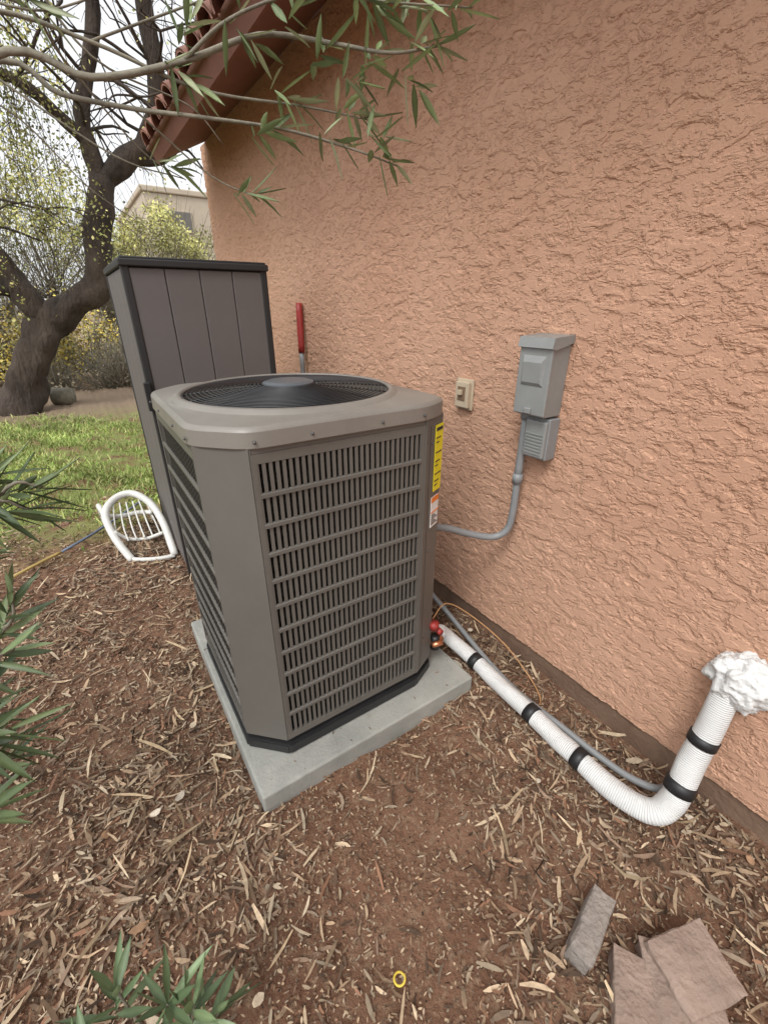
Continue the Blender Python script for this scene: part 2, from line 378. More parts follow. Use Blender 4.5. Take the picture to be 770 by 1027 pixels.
def post(name,a,b):
    a=Vector((*a,0));b=Vector((*b,0));d=(b-a).normalized();n=Vector((d.y,-d.x,0))
    pts=[a+n*.004,b+n*.004,b-n*.03,a-n*.03]
    prism(name,[(t.x,t.y) for t in pts],zb-.004,zt,M_taupe,.0035)
post('corner_post_1',oct_[0],oct_[1]);post('corner_post_2',oct_[2],oct_[3]);post('corner_post_3',oct_[4],oct_[5]);post('corner_post_4',oct_[6],oct_[7])
prism('top_frame',inset(oct_,.001),zt-.021,zt+.004,M_taupe,.002)
mb=MB();N_=160;cx=(x0+x1)/2;cy=(y0+y1)/2
def radial(off):
    out=[]
    for k in range(N_):
        th=2*math.pi*(k+.5)/N_;dx,dy=math.cos(th),math.sin(th);best=9
        for a in range(8):
            p=Vector(oct_[a]);q=Vector(oct_[(a+1)%8]);d=(q-p).normalized();n=Vector((d.y,-d.x))
            dist=(p-Vector((cx,cy))).dot(n)+off;den=dx*n.x+dy*n.y
            if den>1e-6: best=min(best,dist/den)
        out.append(best)
    for _ in range(3): out=[(out[k-1]+2*out[k]+out[(k+1)%N_])/4 for k in range(N_)]
    return out
def rr(off): return [(cx+r*math.cos(2*math.pi*(k+.5)/N_),cy+r*math.sin(2*math.pi*(k+.5)/N_)) for k,r in enumerate(radial(off))]
def circ(r): return [(cx+r*math.cos(2*math.pi*(k+.5)/N_),cy+r*math.sin(2*math.pi*(k+.5)/N_)) for k in range(N_)]
def blend(A,B,t): return [(a[0]*(1-t)+b[0]*t,a[1]*(1-t)+b[1]*t) for a,b in zip(A,B)]
Ri=.335;base=rr(-.020)
rings=[(rr(-.004),zt-.006),(rr(.008),zt-.006),(rr(.009),zt-.003),(rr(.009),zt-.003),(rr(.008),zt+.036),(rr(.008),zt+.036),(rr(.004),zt+.043),(rr(-.004),zt+.047),(rr(-.004),zt+.047),(base,zt+.048),
 (blend(base,circ(Ri+.03),.5),zt+.050),(circ(Ri+.030),zt+.052),(circ(Ri+.030),zt+.052),(circ(Ri+.018),zt+.062),(circ(Ri+.006),zt+.065),(circ(Ri),zt+.060),(circ(Ri-.002),zt+.03),(circ(Ri-.01),zt-.06)]
vs=[];
for R_,z in rings: vs+=[(p[0],p[1],z) for p in R_]
fs=[(a*N_+k,a*N_+(k+1)%N_,(a+1)*N_+(k+1)%N_,(a+1)*N_+k) for a in range(len(rings)-1) for k in range(N_) if a not in (2,4,7,11)]
mb.add(vs,fs);o=mb.obj('top_cap',[M_cap],True,ac)
mb=MB();zg=zt+.058
def ringt(r,rad,z,seg=72):
    vs=[];fs=[]
    for k in range(seg):
        th=2*math.pi*k/seg
        for q in range(5):
            ph=2*math.pi*q/5;vs.append((cx+(r+rad*math.cos(ph))*math.cos(th),cy+(r+rad*math.cos(ph))*math.sin(th),z+rad*math.sin(ph)))
    for k in range(seg):
        for q in range(5): fs.append((k*5+q,((k+1)%seg)*5+q,((k+1)%seg)*5+(q+1)%5,k*5+(q+1)%5))
    mb.add(vs,fs)
nr=20
for k in range(nr):
    r=.085+(Ri-.088)*k/(nr-1);ringt(r,.0021,zg+.020*(1-(r/Ri)**2))
for k in range(16):
    th=2*math.pi*k/16+.1
    pts=[(cx+r*math.cos(th),cy+r*math.sin(th),zg-.004+.020*(1-(r/Ri)**2)) for r in (.07,.16,.25,Ri-.002)]
    tube(mb,pts,.0028,5,n=2)
mb.obj('fan_guard',[M_wire],True,ac)
mb=MB();tube(mb,[(cx,cy,zg+.0),(cx,cy,zg+.024),(cx,cy,zg+.029)],[.086,.084,.07],40,n=0);mb.obj('guard_hub',[mat('hub_grey',(.09,.10,.11),.4,.1,9)],False,ac)
mb=MB()
for k in range(3):
    th=2*math.pi*k/3+.5;vs=[];n_=8
    for a in range(n_):
        r=.07+.24*a/(n_-1)
        for sgn in (-1,1):
            ph=th+sgn*(.38+.25*a/n_);vs.append((cx+r*math.cos(ph),cy+r*math.sin(ph),zt-.03+sgn*.035))
    mb.add(vs,[(2*a,2*a+1,2*a+3,2*a+2) for a in range(n_-1)])
tube(mb,[(cx,cy,zt-.25),(cx,cy,zt-.01)],[.07,.07],24,n=0)
mb.obj('fan_blades',[M_black],True,ac)
prism('fan_well_shade',inset(oct_,.06),1.132,1.134,M_void,0)  # flat near-black sheet standing for the shaded cavity below the fan
a=Vector((*oct_[2],0));b=Vector((*oct_[3],0));d=(b-a).normalized();n=Vector((d.y,-d.x,0));LL=(b-a).length
Mc=Matrix(((d.x,-n.x,0,a.x),(d.y,-n.y,0,a.y),(0,0,1,0),(0,0,0,1)))
mb=MB()
boxv(mb,(.066,-.0065,.925),(.121,-.0045,1.155),mi=0,M=Mc)
boxv(mb,(.056,-.0065,.79),(.112,-.0045,.905),mi=1,M=Mc)
boxv(mb,(.056,-.0075,.885),(.112,-.0060,.905),mi=2,M=Mc)
boxv(mb,(.056,-.0075,.845),(.112,-.0060,.85),mi=2,M=Mc)
for k,z in enumerate([1.135,1.11,1.095,1.06,1.03,1.015,.985,.96,.945]): boxv(mb,(.07,-.0075,z),(.116-.012*(k%3),-.006,z+(.011 if k==0 else .004)),mi=3,M=Mc)
for k in range(6): boxv(mb,(.06,-.0075,.80+k*.007),(.108-.012*(k%3),-.006,.803+k*.007),mi=3,M=Mc)
boxv(mb,(.030,-.0048,zb+.01),(.032,-.0042,zt-.03),mi=3,M=Mc)
mb.obj('labels',[M_yel,M_white,M_orange,M_ink],False,ac)
mb=MB()
def screw(p,nn,r=.006):
    p=Vector(p);nn=Vector(nn).normalized();tube(mb,[tuple(p),tuple(p+nn*.004)],[r,r*.7],8,n=0)
for t in (.02,.3,.7,.98):
    screw((x0+c+(x1-x0-2*c)*t,y0-.009,zt+.012),(0,-1,0),.005);screw((x0-.009,y0+c+(y1-y0-2*c)*t,zt+.012),(-1,0,0),.005)
for z in (.3,.7,1.1): screw(tuple(a+d*.045+n*.004+Vector((0,0,z))),n,.004)
mb.obj('screws',[M_steel],True,ac)
mb=MB()
tube(mb,[(-.47,1.12,.20),(-.40,1.10,.20),(-.36,1.10,.19)],[.014,.014,.014],10,mi=0,n=3)
tube(mb,[(-.46,1.14,.29),(-.40,1.09,.27),(-.37,1.10,.24),(-.35,1.12,.2)],[.009]*4,8,mi=0,n=4)
tube(mb,[(-.405,1.09,.17),(-.405,1.09,.235)],[.02,.02],12,mi=1,n=0)
tube(mb,[(-.43,1.075,.325),(-.43,1.075,.295)],[.022,.019],12,mi=2,n=0)
tube(mb,[(-.405,1.055,.275),(-.405,1.09,.275)],[.013,.013],12,mi=2,n=0)
tube(mb,[(-.445,1.06,.225),(-.40,1.05,.225)],[.012,.012],12,mi=0,n=0)
mb.obj('service_valves',[M_copper,M_black,M_red],True,ac)
box('service_valve_plate',(-.455,1.10,.155),(-.425,1.17,.34),M_black,ac,.004)
# ------------------------------------------------------------------ insulated pipe (Col.r stores length along the pipe)
mb=MB()
P=[(-.36,1.115,.20),(-.33,1.14,.19),(-.28,1.13,.13),(-.235,1.03,.073),(-.232,.88,.052),(-.243,.70,.060),(-.247,.58,.052),(-.256,.47,.058),(-.257,.34,.056),(-.235,.235,.07),(-.185,.205,.12),(-.13,.213,.24),(-.09,.213,.36),(-.05,.22,.50)]
RR=[.026,.028,.031,.033,.033,.034,.036,.035,.037,.038,.039,.038,.036,.036]
tube(mb,P,RR,20,n=14,wob=.08,wf=3)
V=mb.v[0];ctr=V.reshape(-1,20,3)
cen=ctr.mean(1);s_=np.concatenate([[0],np.cumsum(np.linalg.norm(np.diff(cen,axis=0),axis=1))]);mb.c[0]=np.repeat(np.stack([s_,s_*0,s_*0],-1),20,0)
for A_,B_,r in (((-.236,1.02,.073),(-.235,.988,.069),.0360),((-.2432,.705,.0605),(-.2440,.668,.060),.0375),((-.2555,.485,.0578),(-.2562,.45,.0585),.0385),((-.170,.2065,.15),(-.155,.2095,.185),.0420),((-.106,.2135,.31),(-.097,.2135,.338),.0405)):
    tube(mb,[A_,B_],[r,r],20,mi=1,n=2)
mb.obj('insulated_pipe',[M_wrap,M_tape],True)
bm=bmesh.new();bmesh.ops.create_icosphere(bm,subdivisions=5,radius=1)
for v in bm.verts:
    p=v.co.copy();q=p*1.0
    k=1+.30*noise.noise(p*1.9)+.14*noise.noise(p*5)+.14*abs(noise.noise(p*9))
    v.co=Vector((q.x*.058*k-.035,q.y*.075*k+.20,q.z*.078*k+.535))
me=bpy.data.meshes.new('foam_wall_seal');bm.to_mesh(me);bm.free();me.materials.append(M_foam)
for p_ in me.polygons:p_.use_smooth=True
o=bpy.data.objects.new('foam_wall_seal',me);S.collection.objects.link(o)
mb=MB()
tube(mb,[(-.44,1.45,.42),(-.30,1.47,.36),(-.2,1.42,.22),(-.15,1.25,.10),(-.17,1.0,.05),(-.19,.8,.04),(-.18,.6,.04),(-.165,.45,.03),(-.15,.33,.035),(-.13,.25,.07),(-.115,.22,.18),(-.07,.215,.3),(-.045,.22,.44)],.0125,10,n=8)
mb.obj('flexible_conduit',[M_pvc],True)
mb=MB()
tube(mb,[(-.40,1.12,.3),(-.3,1.15,.32),(-.2,1.1,.25),(-.12,.95,.15),(-.1,.8,.05),(-.14,.72,.03),(-.22,.70,.06)],.0028,6,n=8)
mb.obj('thermostat_wire',[M_wirey],True)
# ------------------------------------------------------------------ disconnect box
db=empty('electrical_disconnect_box')
box('enclosure',(-.092,.952,1.145),(-.002,1.078,1.395),M_greybox,db,.004)
box('cover',(-.102,.948,1.15),(-.09,1.082,1.375),M_greybox,db,.004)
mb=MB()
vs=[(-.112,.944,1.375),(-.112,1.086,1.375),(-.104,.944,1.408),(-.104,1.086,1.408),(0-.001,.944,1.415),(-.001,1.086,1.415),(-.09,.944,1.37),(-.09,1.086,1.37),(-.001,.944,1.39),(-.001,1.086,1.39)]
mb.add(vs,[(0,1,3,2),(2,3,5,4),(6,7,1,0),(0,2,4,8,6),(1,7,9,5,3),(8,9,7,6)])
mb.obj('hood',[M_greybox],False,db)
mb=MB()
vs=[];
for (yy,zz,xx) in [(.968,1.25,-.1025),(1.062,1.25,-.1025),(1.062,1.350,-.1025),(.968,1.350,-.1025),(.978,1.262,-.110),(1.052,1.262,-.110),(1.052,1.328,-.114),(.978,1.328,-.114)]: vs.append((xx,yy,zz))
mb.add(vs,[(4,5,6,7),(0,1,5,4),(1,2,6,5),(2,3,7,6),(3,0,4,7)]);mb.obj('cover_emboss',[M_greybox],False,db)
box('cover_latch',(-.112,1.0,1.155),(-.1,1.03,1.175),M_greybox,db,.003)
box('receptacle_box',(-.058,.945,.985),(-.002,1.045,1.138),M_pvc,db,.004)
box('receptacle_cover',(-.072,.950,.992),(-.056,1.040,1.128),M_greybox,db,.005)
mb=MB()
for k in range(7): boxv(mb,(-.0745,.957,1.005+k*.012),(-.071,1.033,1.010+k*.012))
mb.obj('cover_ribs',[M_greybox],False,db)
mb=MB()
tube(mb,[(-.045,1.062,1.15),(-.045,1.062,1.12)],[.022,.022],14,n=0);tube(mb,[(-.045,1.062,1.13),(-.045,1.064,.86)],.0155,14,n=4)
tube(mb,[(-.045,1.064,.88),(-.045,1.064,.73),(-.055,1.075,.645),(-.10,1.11,.61),(-.2,1.16,.635),(-.30,1.18,.68),(-.45,1.21,.725)],.0145,14,n=8)
tube(mb,[(-.045,1.064,.90),(-.045,1.064,.86)],[.02,.02],14,n=0)
tube(mb,[(-.435,1.207,.722),(-.40,1.20,.717)],[.024,.024],14,n=0)
mb.obj('electrical_conduit',[M_pvc],True)
eo=empty('outdoor_outlet')
box('plate',(-.012,1.385,1.085),(-.001,1.485,1.215),M_beige,eo,.003)
box('housing',(-.03,1.395,1.095),(-.011,1.475,1.205),M_beige,eo,.004)
box('switch_recess',(-.033,1.412,1.125),(-.029,1.458,1.185),M_brownp,eo,.002)
box('switch_lever',(-.045,1.425,1.15),(-.032,1.445,1.172),M_beige,eo,.002)
# ------------------------------------------------------------------ shed
sh=empty('storage_shed')
sx0,sx1,sy0,sy1,sz=-1.13,-.46,2.52,3.35,1.70
box('body_core',(sx0+.02,sy0+.02,0),(sx1-.02,sy1-.02,sz-.03),M_shedt,sh,.003)
for k in range(4):
    w=(sx1-sx0-.04)/4;xa=sx0+.02+k*w;box('front_panel_%d'%(k+1),(xa+.0015,sy0,.05),(xa+w-.0015,sy0+.03,sz-.04),M_shed,sh,.004)
for k in range(4):
    w=(sy1-sy0-.04)/4;ya=sy0+.02+k*w
    box('side_panel_%d'%(k+1),(sx0,ya+.0015,.05),(sx0+.03,ya+w-.0015,sz-.04),M_shed,sh,.004)
    box('inner_panel_%d'%(k+1),(sx1-.03,ya+.0015,.05),(sx1,ya+w-.0015,sz-.04),M_shed,sh,.004)
for nm,xx,yy in (('a',sx0,sy0),('b',sx1-.025,sy0),('c',sx0,sy1-.025),('d',sx1-.025,sy1-.025)):
    box('corner_trim_'+nm,(xx-.005,yy-.005,0),(xx+.03,yy+.03,sz-.03),M_shedt,sh,.006)
box('lid',(sx0-.012,sy0-.016,sz-.035),(sx1+.012,sy1+.015,sz-.004),M_shedt,sh,.006,3)
box('lid_top',(sx0-.002,sy0-.006,sz-.006),(sx1+.002,sy1+.003,sz+.006),M_shedt,sh,.005,3)
box('door_latch',(sx0-.02,sy0-.03,1.02),(sx0+.012,sy0-.004,1.16),M_black,sh,.004)
mb=MB()
tube(mb,[(-.10,2.95,.03),(-.06,3.05,.9),(-.05,3.07,1.22)],.017,10,mi=1,n=3)
tube(mb,[(-.05,3.07,1.2),(-.04,3.085,1.36),(-.03,3.10,1.52)],[.022,.024,.022],12,mi=0,n=3)
boxv(mb,(-.2,2.90,.0),(-.02,2.93,.22),mi=1)
mb.obj('garden_spade',[M_red,M_pvc],True)
# ------------------------------------------------------------------ small ground things
def paver(name,ctr,size,rz,m,rx=0,ry=0):
    bm=bmesh.new();bmesh.ops.create_cube(bm,size=1)
    for v in bm.verts: v.co=Vector([v.co[q]*size[q] for q in range(3)])
    bmesh.ops.subdivide_edges(bm,edges=bm.edges[:],cuts=7,use_grid_fill=True)
    bm.normal_update()
    off=Vector(ctr)*7
    for v in bm.verts:
        k=noise.noise(v.co*22+off)*.0045+noise.noise(v.co*60+off)*.002
        edge=sum(1 for q in range(3) if abs(abs(v.co[q])-size[q]/2)<1e-5)
        v.co+=v.normal*(k-(.004 if edge>=2 else 0))
    me=bpy.data.meshes.new(name);bm.to_mesh(me);bm.free();me.materials.append(m)
    o=bpy.data.objects.new(name,me);S.collection.objects.link(o);o.location=ctr;o.rotation_euler=(rx,ry,rz)
    return o
paver('brick',(-.635,.175,.038),(.06,.175,.08),-1.33,M_brick,.0,.10)
paver('brick',(-.675,.03,.02),(.10,.20,.06),-1.0,M_brick2,.06,.02)
paver('brick',(-.57,-.03,.03),(.15,.21,.06),-.75,M_brick2,.06,-.08)
paver('brick',(-.51,-.01,.06),(.14,.16,.05),-1.9,M_brick2,.08,.16)
mb=MB();tube(mb,[(-1.10+.013*math.cos(t*.7),.372+.013*math.sin(t*.7),.033+.001*t) for t in range(10)],.0028,6,n=3);mb.obj('yellow_ring',[mat('ring_yellow',(.6,.45,.06),.5,.2,20)],True)
mb=MB()
def ch(P,R=.02): tube(mb,[(a_+.03,b_-.03,c_) for a_,b_,c_ in P],R,10,n=8)
ch([(-1.43,2.95,.01),(-1.49,3.08,.13),(-1.51,3.22,.25),(-1.44,3.32,.31),(-1.33,3.32,.33),(-1.24,3.20,.28),(-1.20,3.05,.18),(-1.19,2.85,.02)],.024)
ch([(-1.43,2.95,.02),(-1.36,2.90,.02),(-1.27,2.86,.02),(-1.19,2.85,.02)],.014)
ch([(-1.485,3.10,.17),(-1.42,3.10,.10),(-1.32,3.08,.08),(-1.22,3.0,.13)],.012)
ch([(-1.50,3.22,.24),(-1.42,3.27,.20),(-1.32,3.27,.20),(-1.24,3.17,.22)],.016)
ch([(-1.51,3.2,.24),(-1.54,3.5,.22),(-1.54,3.65,.10),(-1.54,3.7,0)],.018)
ch([(-1.24,3.2,.27),(-1.22,3.4,.22),(-1.22,3.5,.10),(-1.22,3.55,0)],.016)
for k in range(6):
    t=k/5;ch([(-1.47+.24*t,3.07-.03*t,.10),(-1.475+.235*t,3.16-.02*t,.17),(-1.45+.19*t,3.30-.05*t,.29)],.005)
mb.obj('garden_chair',[M_whitep],True)
mb=MB();vs=[];n_=18
for a_ in range(n_):
    for b_ in range(n_):
        x_=-1.44+.28*a_/(n_-1);y_=2.98+.40*b_/(n_-1);vs.append((x_,y_,.0+.10*math.sin(math.pi*a_/(n_-1))*math.sin(math.pi*b_/(n_-1))+.03*noise.noise(Vector((x_*20,y_*20,0)))))
mb.add(vs,[(a_*n_+b_,(a_+1)*n_+b_,(a_+1)*n_+b_+1,a_*n_+b_+1) for a_ in range(n_-1) for b_ in range(n_-1)])
V,F,C=chips(900,(-1.44,-1.16),(2.98,3.38),(.04,.10),(.003,.008),pal,gate=False)
xx=(V[:,0]+1.44)/.28;yy_=(V[:,1]-2.98)/.40;V[:,2]+=.11*np.clip(np.sin(np.pi*xx),0,1)*np.clip(np.sin(np.pi*yy_),0,1)
mb.addnp(V,F,C,1);mb.obj('dry_leaf_pile',[M_net,M_chip],True)
mb=MB();tube(mb,[(-2.05,3.05,.03),(-1.85,3.2,.035),(-1.78,3.25,.035)],.010,8,mi=0,n=2);tube(mb,[(-1.78,3.25,.035),(-1.58,3.41,.05),(-1.3,3.75,.05),(-1.2,3.9,.05)],.009,8,mi=1,n=2)
mb.obj('garden_pole',[mat('pole_wood',(.42,.30,.10),.6,.2,9),mat('blue_pole',(.13,.16,.22),.5,.1,9)],True)
mb=MB();tube(mb,[(-1.85,9.2,.14),(-1.6,9.1,.13)],[.15,.14],16,n=2,wob=.1);mb.obj('log',[M_twig],True)
# ------------------------------------------------------------------ tree
mb=MB()
def br(P,R,seg=14,wob=.35,n=6): tube(mb,P,[r*.98 for r in R],seg,n=n,wob=wob)
br([(-2.5,8.8,-.15),(-2.28,8.8,.12),(-2.05,8.8,.6),(-1.8,8.8,1.0),(-1.58,8.8,1.3),(-1.2,8.75,1.55),(-.86,8.8,1.75),(-.78,8.8,2.1),(-.65,8.8,2.6),(-.45,8.8,3.2)],[.38,.29,.25,.24,.245,.21,.195,.19,.185,.175],20)
br([(-1.62,8.8,1.3),(-1.85,8.8,1.75),(-2.05,8.8,2.2),(-2.5,8.8,2.6),(-3.2,8.9,3.1),(-4,9,3.3)],[.19,.17,.15,.13,.10,.05])
br([(-.47,8.8,3.15),(-.1,8.8,3.45),(.3,8.8,3.8),(.5,8.7,4.5),(.48,8.6,5.4),(.6,8.6,6.6)],[.15,.14,.13,.11,.10,.06])
br([(-.47,8.8,3.1),(-.55,8.8,3.8),(-.35,8.8,4.4),(-.1,8.8,5.2),(-.2,8.8,6.5)],[.12,.10,.09,.08,.04])
br([(-.1,8.8,3.45),(.5,8.9,3.6),(1.1,9,4.2),(1.8,9,4.6)],[.09,.07,.05,.03],8)
br([(-.55,8.8,3.6),(-1.2,8.7,4.1),(-2.1,8.6,4.2),(-3,8.5,4.7)],[.09,.07,.05,.03],8)
br([(-1.85,8.8,1.7),(-2.4,8.6,1.75),(-3.0,8.5,2.1)],[.08,.06,.03],8)
tips=[]
def rec(p,d,L,r,dep):
    P=[p];q=np.array(p);
    for k in range(3):
        d=d+rng.normal(0,.25,3)+np.array([0,0,-.04*(4-dep)]);d/=np.linalg.norm(d);q=q+d*L/3;P.append(tuple(q))
    tube(mb,P,[r,r*.85,r*.7,r*.5],5,n=2,cap=False)
    tips.append(tuple(q))
    if dep>0:
        for k in range(2 if dep>1 else 3):
            rec(P[rng.integers(1,4)],d+rng.normal(0,.6,3),L*.75,r*.55,dep-1)
for s_ in [(.5,8.7,4.5),(.48,8.6,5.3),(-.2,8.8,5.2),(-.35,8.8,4.3),(1.1,9,4.2),(-1.2,8.7,4.1),(-2.1,8.6,4.2),(-2.5,8.8,2.6),(-3.2,8.9,3.1),(.3,8.8,3.8),(1.8,9,4.6),(-3,8.5,4.7),(-.55,8.8,3.7)]:
    for k in range(3): rec(s_,np.array([rng.normal(0,.8),rng.normal(0,.5),rng.uniform(-.1,1)]),1.1,.028,3)
def leaves(mb,pts,n,size,spread,pal,drop=0.):
    pts=np.array(pts);i=rng.integers(0,len(pts),n);c=pts[i]+rng.normal(0,1,(n,3))*spread
    if drop: c[:,2]-=rng.random(n)**1.0*drop
    d=rng.normal(0,1,(n,3));d[:,2]-=.3*(drop>0)*3;d/=np.linalg.norm(d,axis=1)[:,None];s=np.cross(d,rng.normal(0,1,(n,3)));s/=np.linalg.norm(s,axis=1)[:,None]
    L=(size*rng.uniform(.6,1.4,n))[:,None];W=L*.32
    V=np.stack([c-d*L*.5,c+s*W,c+d*L*.5,c-s*W],1).reshape(-1,3)
    F=(np.arange(n)*4)[:,None]+np.array([0,1,2,3])
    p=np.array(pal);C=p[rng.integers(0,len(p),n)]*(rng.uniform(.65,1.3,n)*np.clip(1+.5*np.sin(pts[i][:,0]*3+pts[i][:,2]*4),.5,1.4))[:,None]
    mb.addnp(V,F,np.repeat(C,4,0),1)
YG=[(.38,.40,.14),(.46,.44,.17),(.30,.34,.12),(.50,.46,.20)]
st=[]
for k in range(190):
    xx=rng.uniform(-4.5,-.7);zz=rng.uniform(2.9,6.0)
    q=np.array([xx,8.4+rng.uniform(-.6,.8),zz]);L=rng.uniform(.6,1.8);dx=rng.normal(0,.15)
    P=[tuple(q),tuple(q+np.array([dx*.5,0,-L*.3])),tuple(q+np.array([dx*1.4,0,-L]))]
    tube(mb,P,[.005,.004,.003],3,n=2,cap=False)
    for m_ in range(14): st.append(tuple(q+np.array([dx*1.2*m_/14,0,-L*m_/14])))
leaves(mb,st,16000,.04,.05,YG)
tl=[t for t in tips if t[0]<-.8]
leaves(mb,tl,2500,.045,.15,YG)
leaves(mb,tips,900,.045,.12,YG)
mb.obj('mesquite_tree',[M_bark,M_leaff],True)
# ------------------------------------------------------------------ background shrubs
def shrub(name,ctrs,n,size,pal,twn=60):
    mb=MB();pts=[]
    for (x,y,z,r) in ctrs:
        for k in range(22):
            v=rng.normal(0,1,3);v/=np.linalg.norm(v);v[2]=abs(v[2]);pts.append((x+v[0]*r*rng.uniform(.3,1),y+v[1]*r*.8,z+v[2]*r*rng.uniform(.2,1)))
        for k in range(twn):
            v=rng.normal(0,.6,3);v[2]=abs(v[2])+.6;v/=np.linalg.norm(v);L=(r+z*.5)*rng.uniform(.7,1.3)
            b=np.array([x+rng.normal(0,.15),y,-.1+z*.5]);tube(mb,[tuple(b),tuple(b+v*L*.5+rng.normal(0,.08,3)),tuple(b+v*L)],[.014,.009,.004],3,n=2,cap=False)
        if z>.8: tube(mb,[(x,y,-.2),(x+.1,y,z*.3),(x,y,z*.6)],[.08,.06,.04],6,n=3)
    leaves(mb,pts,n,size,.16,pal)
    mb.obj(name,[M_twig,M_leaff],False)
shrub('yellow_flowering_shrub',[(-3.2,12,0,1.3),(-2.2,12.4,0,1.2),(-1.9,11.5,.3,1.0),(-4.6,12.5,0,1.7),(-1.2,13.2,.3,1.4),(-2.6,12,.7,1.3)],13000,.06,[(.58,.44,.09),(.46,.39,.13),(.28,.27,.10),(.36,.31,.15),(.62,.49,.12)])
shrub('dry_brush',[(-.8,11,0,.9),(.2,11.5,0,1.0),(1.2,12.5,0,1.3),(-1.9,10.8,0,.7),(-5,10.5,0,1.0),(2.4,13,0,1.3),(-3.5,10.8,0,.7)],4500,.05,[(.30,.25,.18),(.26,.22,.16),(.34,.30,.21)],150)
bg=[]
for k in range(46):
    bg.append((rng.uniform(-22,9),rng.uniform(16,23),rng.uniform(0,.7),rng.uniform(1.4,2.8)))
shrub('desert_trees',bg,26000,.15,[(.30,.30,.15),(.42,.39,.19),(.26,.27,.14),(.46,.43,.22),(.34,.30,.19)],40)
bg=[(-2.5,15,2.6,1.8),(-4.5,15,3.0,2.2),(-.3,15.5,2.6,1.4),(-6.5,14,2.0,2.2),(-1.5,16,3.6,1.6),(.6,15.5,2.2,1.3),(1.3,16,3.0,1.2),(2.3,16.5,1.8,1.4),(-3.5,16,5,1.8),(1.9,17,3.0,1.3),(2.9,17.5,2.5,1.3)]
shrub('palo_verde_tree',[(a_,b_,c_,d_) for a_,b_,c_,d_ in bg],22000,.075,[(.52,.51,.20),(.60,.56,.24),(.44,.45,.19)],70)
nh=empty('neighbor_house')
box('walls',(3.0,27,-.2),(17,38,6.4),M_beigeh,nh,.05)
box('parapet',(2.9,26.9,6.4),(17.1,38.1,6.65),M_beigeh,nh,.05)
for k,(xa,za) in enumerate([(3.7,4.9),(7.6,4.9),(3.7,1.2),(11,4.9)]):
    box('window_frame_%d'%k,(xa-.06,26.93,za-.06),(xa+1.36,27.02,za+.86),M_beigeh,nh,.01)
    box('window_glass_%d'%k,(xa,26.9,za),(xa+1.3,26.95,za+.8),M_glass,nh,.005)
# ------------------------------------------------------------------ oleander (foreground)
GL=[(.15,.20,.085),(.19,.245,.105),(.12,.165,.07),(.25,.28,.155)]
def leaf(mb,p,d,L,W,col,mi=1,sagf=1.):
    d=np.array(d,float);d/=np.linalg.norm(d);u=np.array([0,0,1.])+rng.normal(0,.45,3);s=np.cross(d,u);s/=np.linalg.norm(s);nn=np.cross(s,d)
    p=np.array(p);sag=-.10*L*rng.uniform(-.6,1.2)*sagf
    vs=[];prof=[(0,.12,0),(.2,.7,.3),(.45,1,.55),(.72,.72,.3),(1,.03,-.6)]
    for t,w,h in prof:
        c_=p+d*L*t+np.array([0,0,1])*sag*t*t*2
        vs+=[c_-s*W*.5*w+nn*.12*W,c_-nn*.10*W*w,c_+s*W*.5*w+nn*.12*W]
    fs=[]
    for a_ in range(4):
        b=a_*3;fs+=[(b,b+1,b+4,b+3),(b+1,b+2,b+5,b+4)]
    cc=np.tile(col,(15,1));cc[1::3]*=1.35
    mb.add(vs,fs,cc,mi)
def whorl(mb,p,d,n=11,L=.10,W=.017,back=.09,pal=GL):
    d=np.array(d,float);d/=np.linalg.norm(d);p=np.array(p,float)
    a=np.cross(d,[.3,.2,.9]);a/=np.linalg.norm(a);b=np.cross(d,a);ph0=rng.uniform(0,6)
    for k in range(n):
        t=k/n;ph=ph0+2.4*k;out=math.cos(ph)*a+math.sin(ph)*b
        q=p-d*back*(1-t);dirn=d*(.35+.8*t)+out*(1.0-.55*t)
        col=np.array(pal[rng.integers(0,len(pal))])*rng.uniform(.7,1.3)
        leaf(mb,q,dirn,L*rng.uniform(.6,1.15),W*rng.uniform(.8,1.15),col)
mb=MB()
def twig(P,r0,r1): tube(mb,P,list(np.linspace(r0,r1,len(P))),7,n=6,wob=.2)
twig([(-2.3,1.5,0),(-2.2,1.55,.8),(-1.9,1.6,1.6),(-1.41,1.5,1.97),(-1.22,1.4,1.95),(-1.05,1.3,1.98),(-.91,1.2,2.02),(-.79,1.1,2.00),(-.71,1.0,1.97),(-.58,1.0,2.01)],.0115,.0022)
twig([(-2.3,1.52,0),(-2.25,1.7,.9),(-1.95,1.8,1.7),(-1.42,1.6,1.99),(-1.28,1.5,1.94),(-1.15,1.4,1.91),(-1.03,1.3,1.89),(-.88,1.2,1.87),(-.75,1.1,1.83),(-.65,1.05,1.80)],.009,.0018)
twig([(-1.9,1.6,1.6),(-1.6,1.55,1.95),(-1.39,1.5,2.05),(-1.21,1.4,2.01),(-1.02,1.3,1.94),(-.82,1.2,1.92),(-.70,1.1,1.89)],.007,.0016)
twig([(-1.95,1.8,1.7),(-1.6,1.7,2.1),(-1.32,1.6,2.12),(-1.24,1.7,2.07),(-1.08,1.8,1.93),(-.95,1.85,1.88)],.005,.0015)
twig([(-1.05,1.3,1.98),(-.97,1.2,2.03),(-.85,1.1,2.06),(-.73,1.0,2.04),(-.54,.95,2.06)],.004,.0015)
twig([(-1.6,1.55,1.95),(-1.45,1.5,2.06),(-1.28,1.4,2.04),(-1.1,1.3,2.10)],.004,.0015)
twig([(-1.42,1.6,1.99),(-1.2,1.5,1.84),(-1.05,1.45,1.80)],.003,.0012)
twig([(-1.15,1.4,1.91),(-1.0,1.38,1.80),(-.9,1.3,1.75)],.0025,.0012)
twig([(-1.21,1.4,2.01),(-1.0,1.35,2.1),(-.86,1.25,2.14)],.003,.0013)
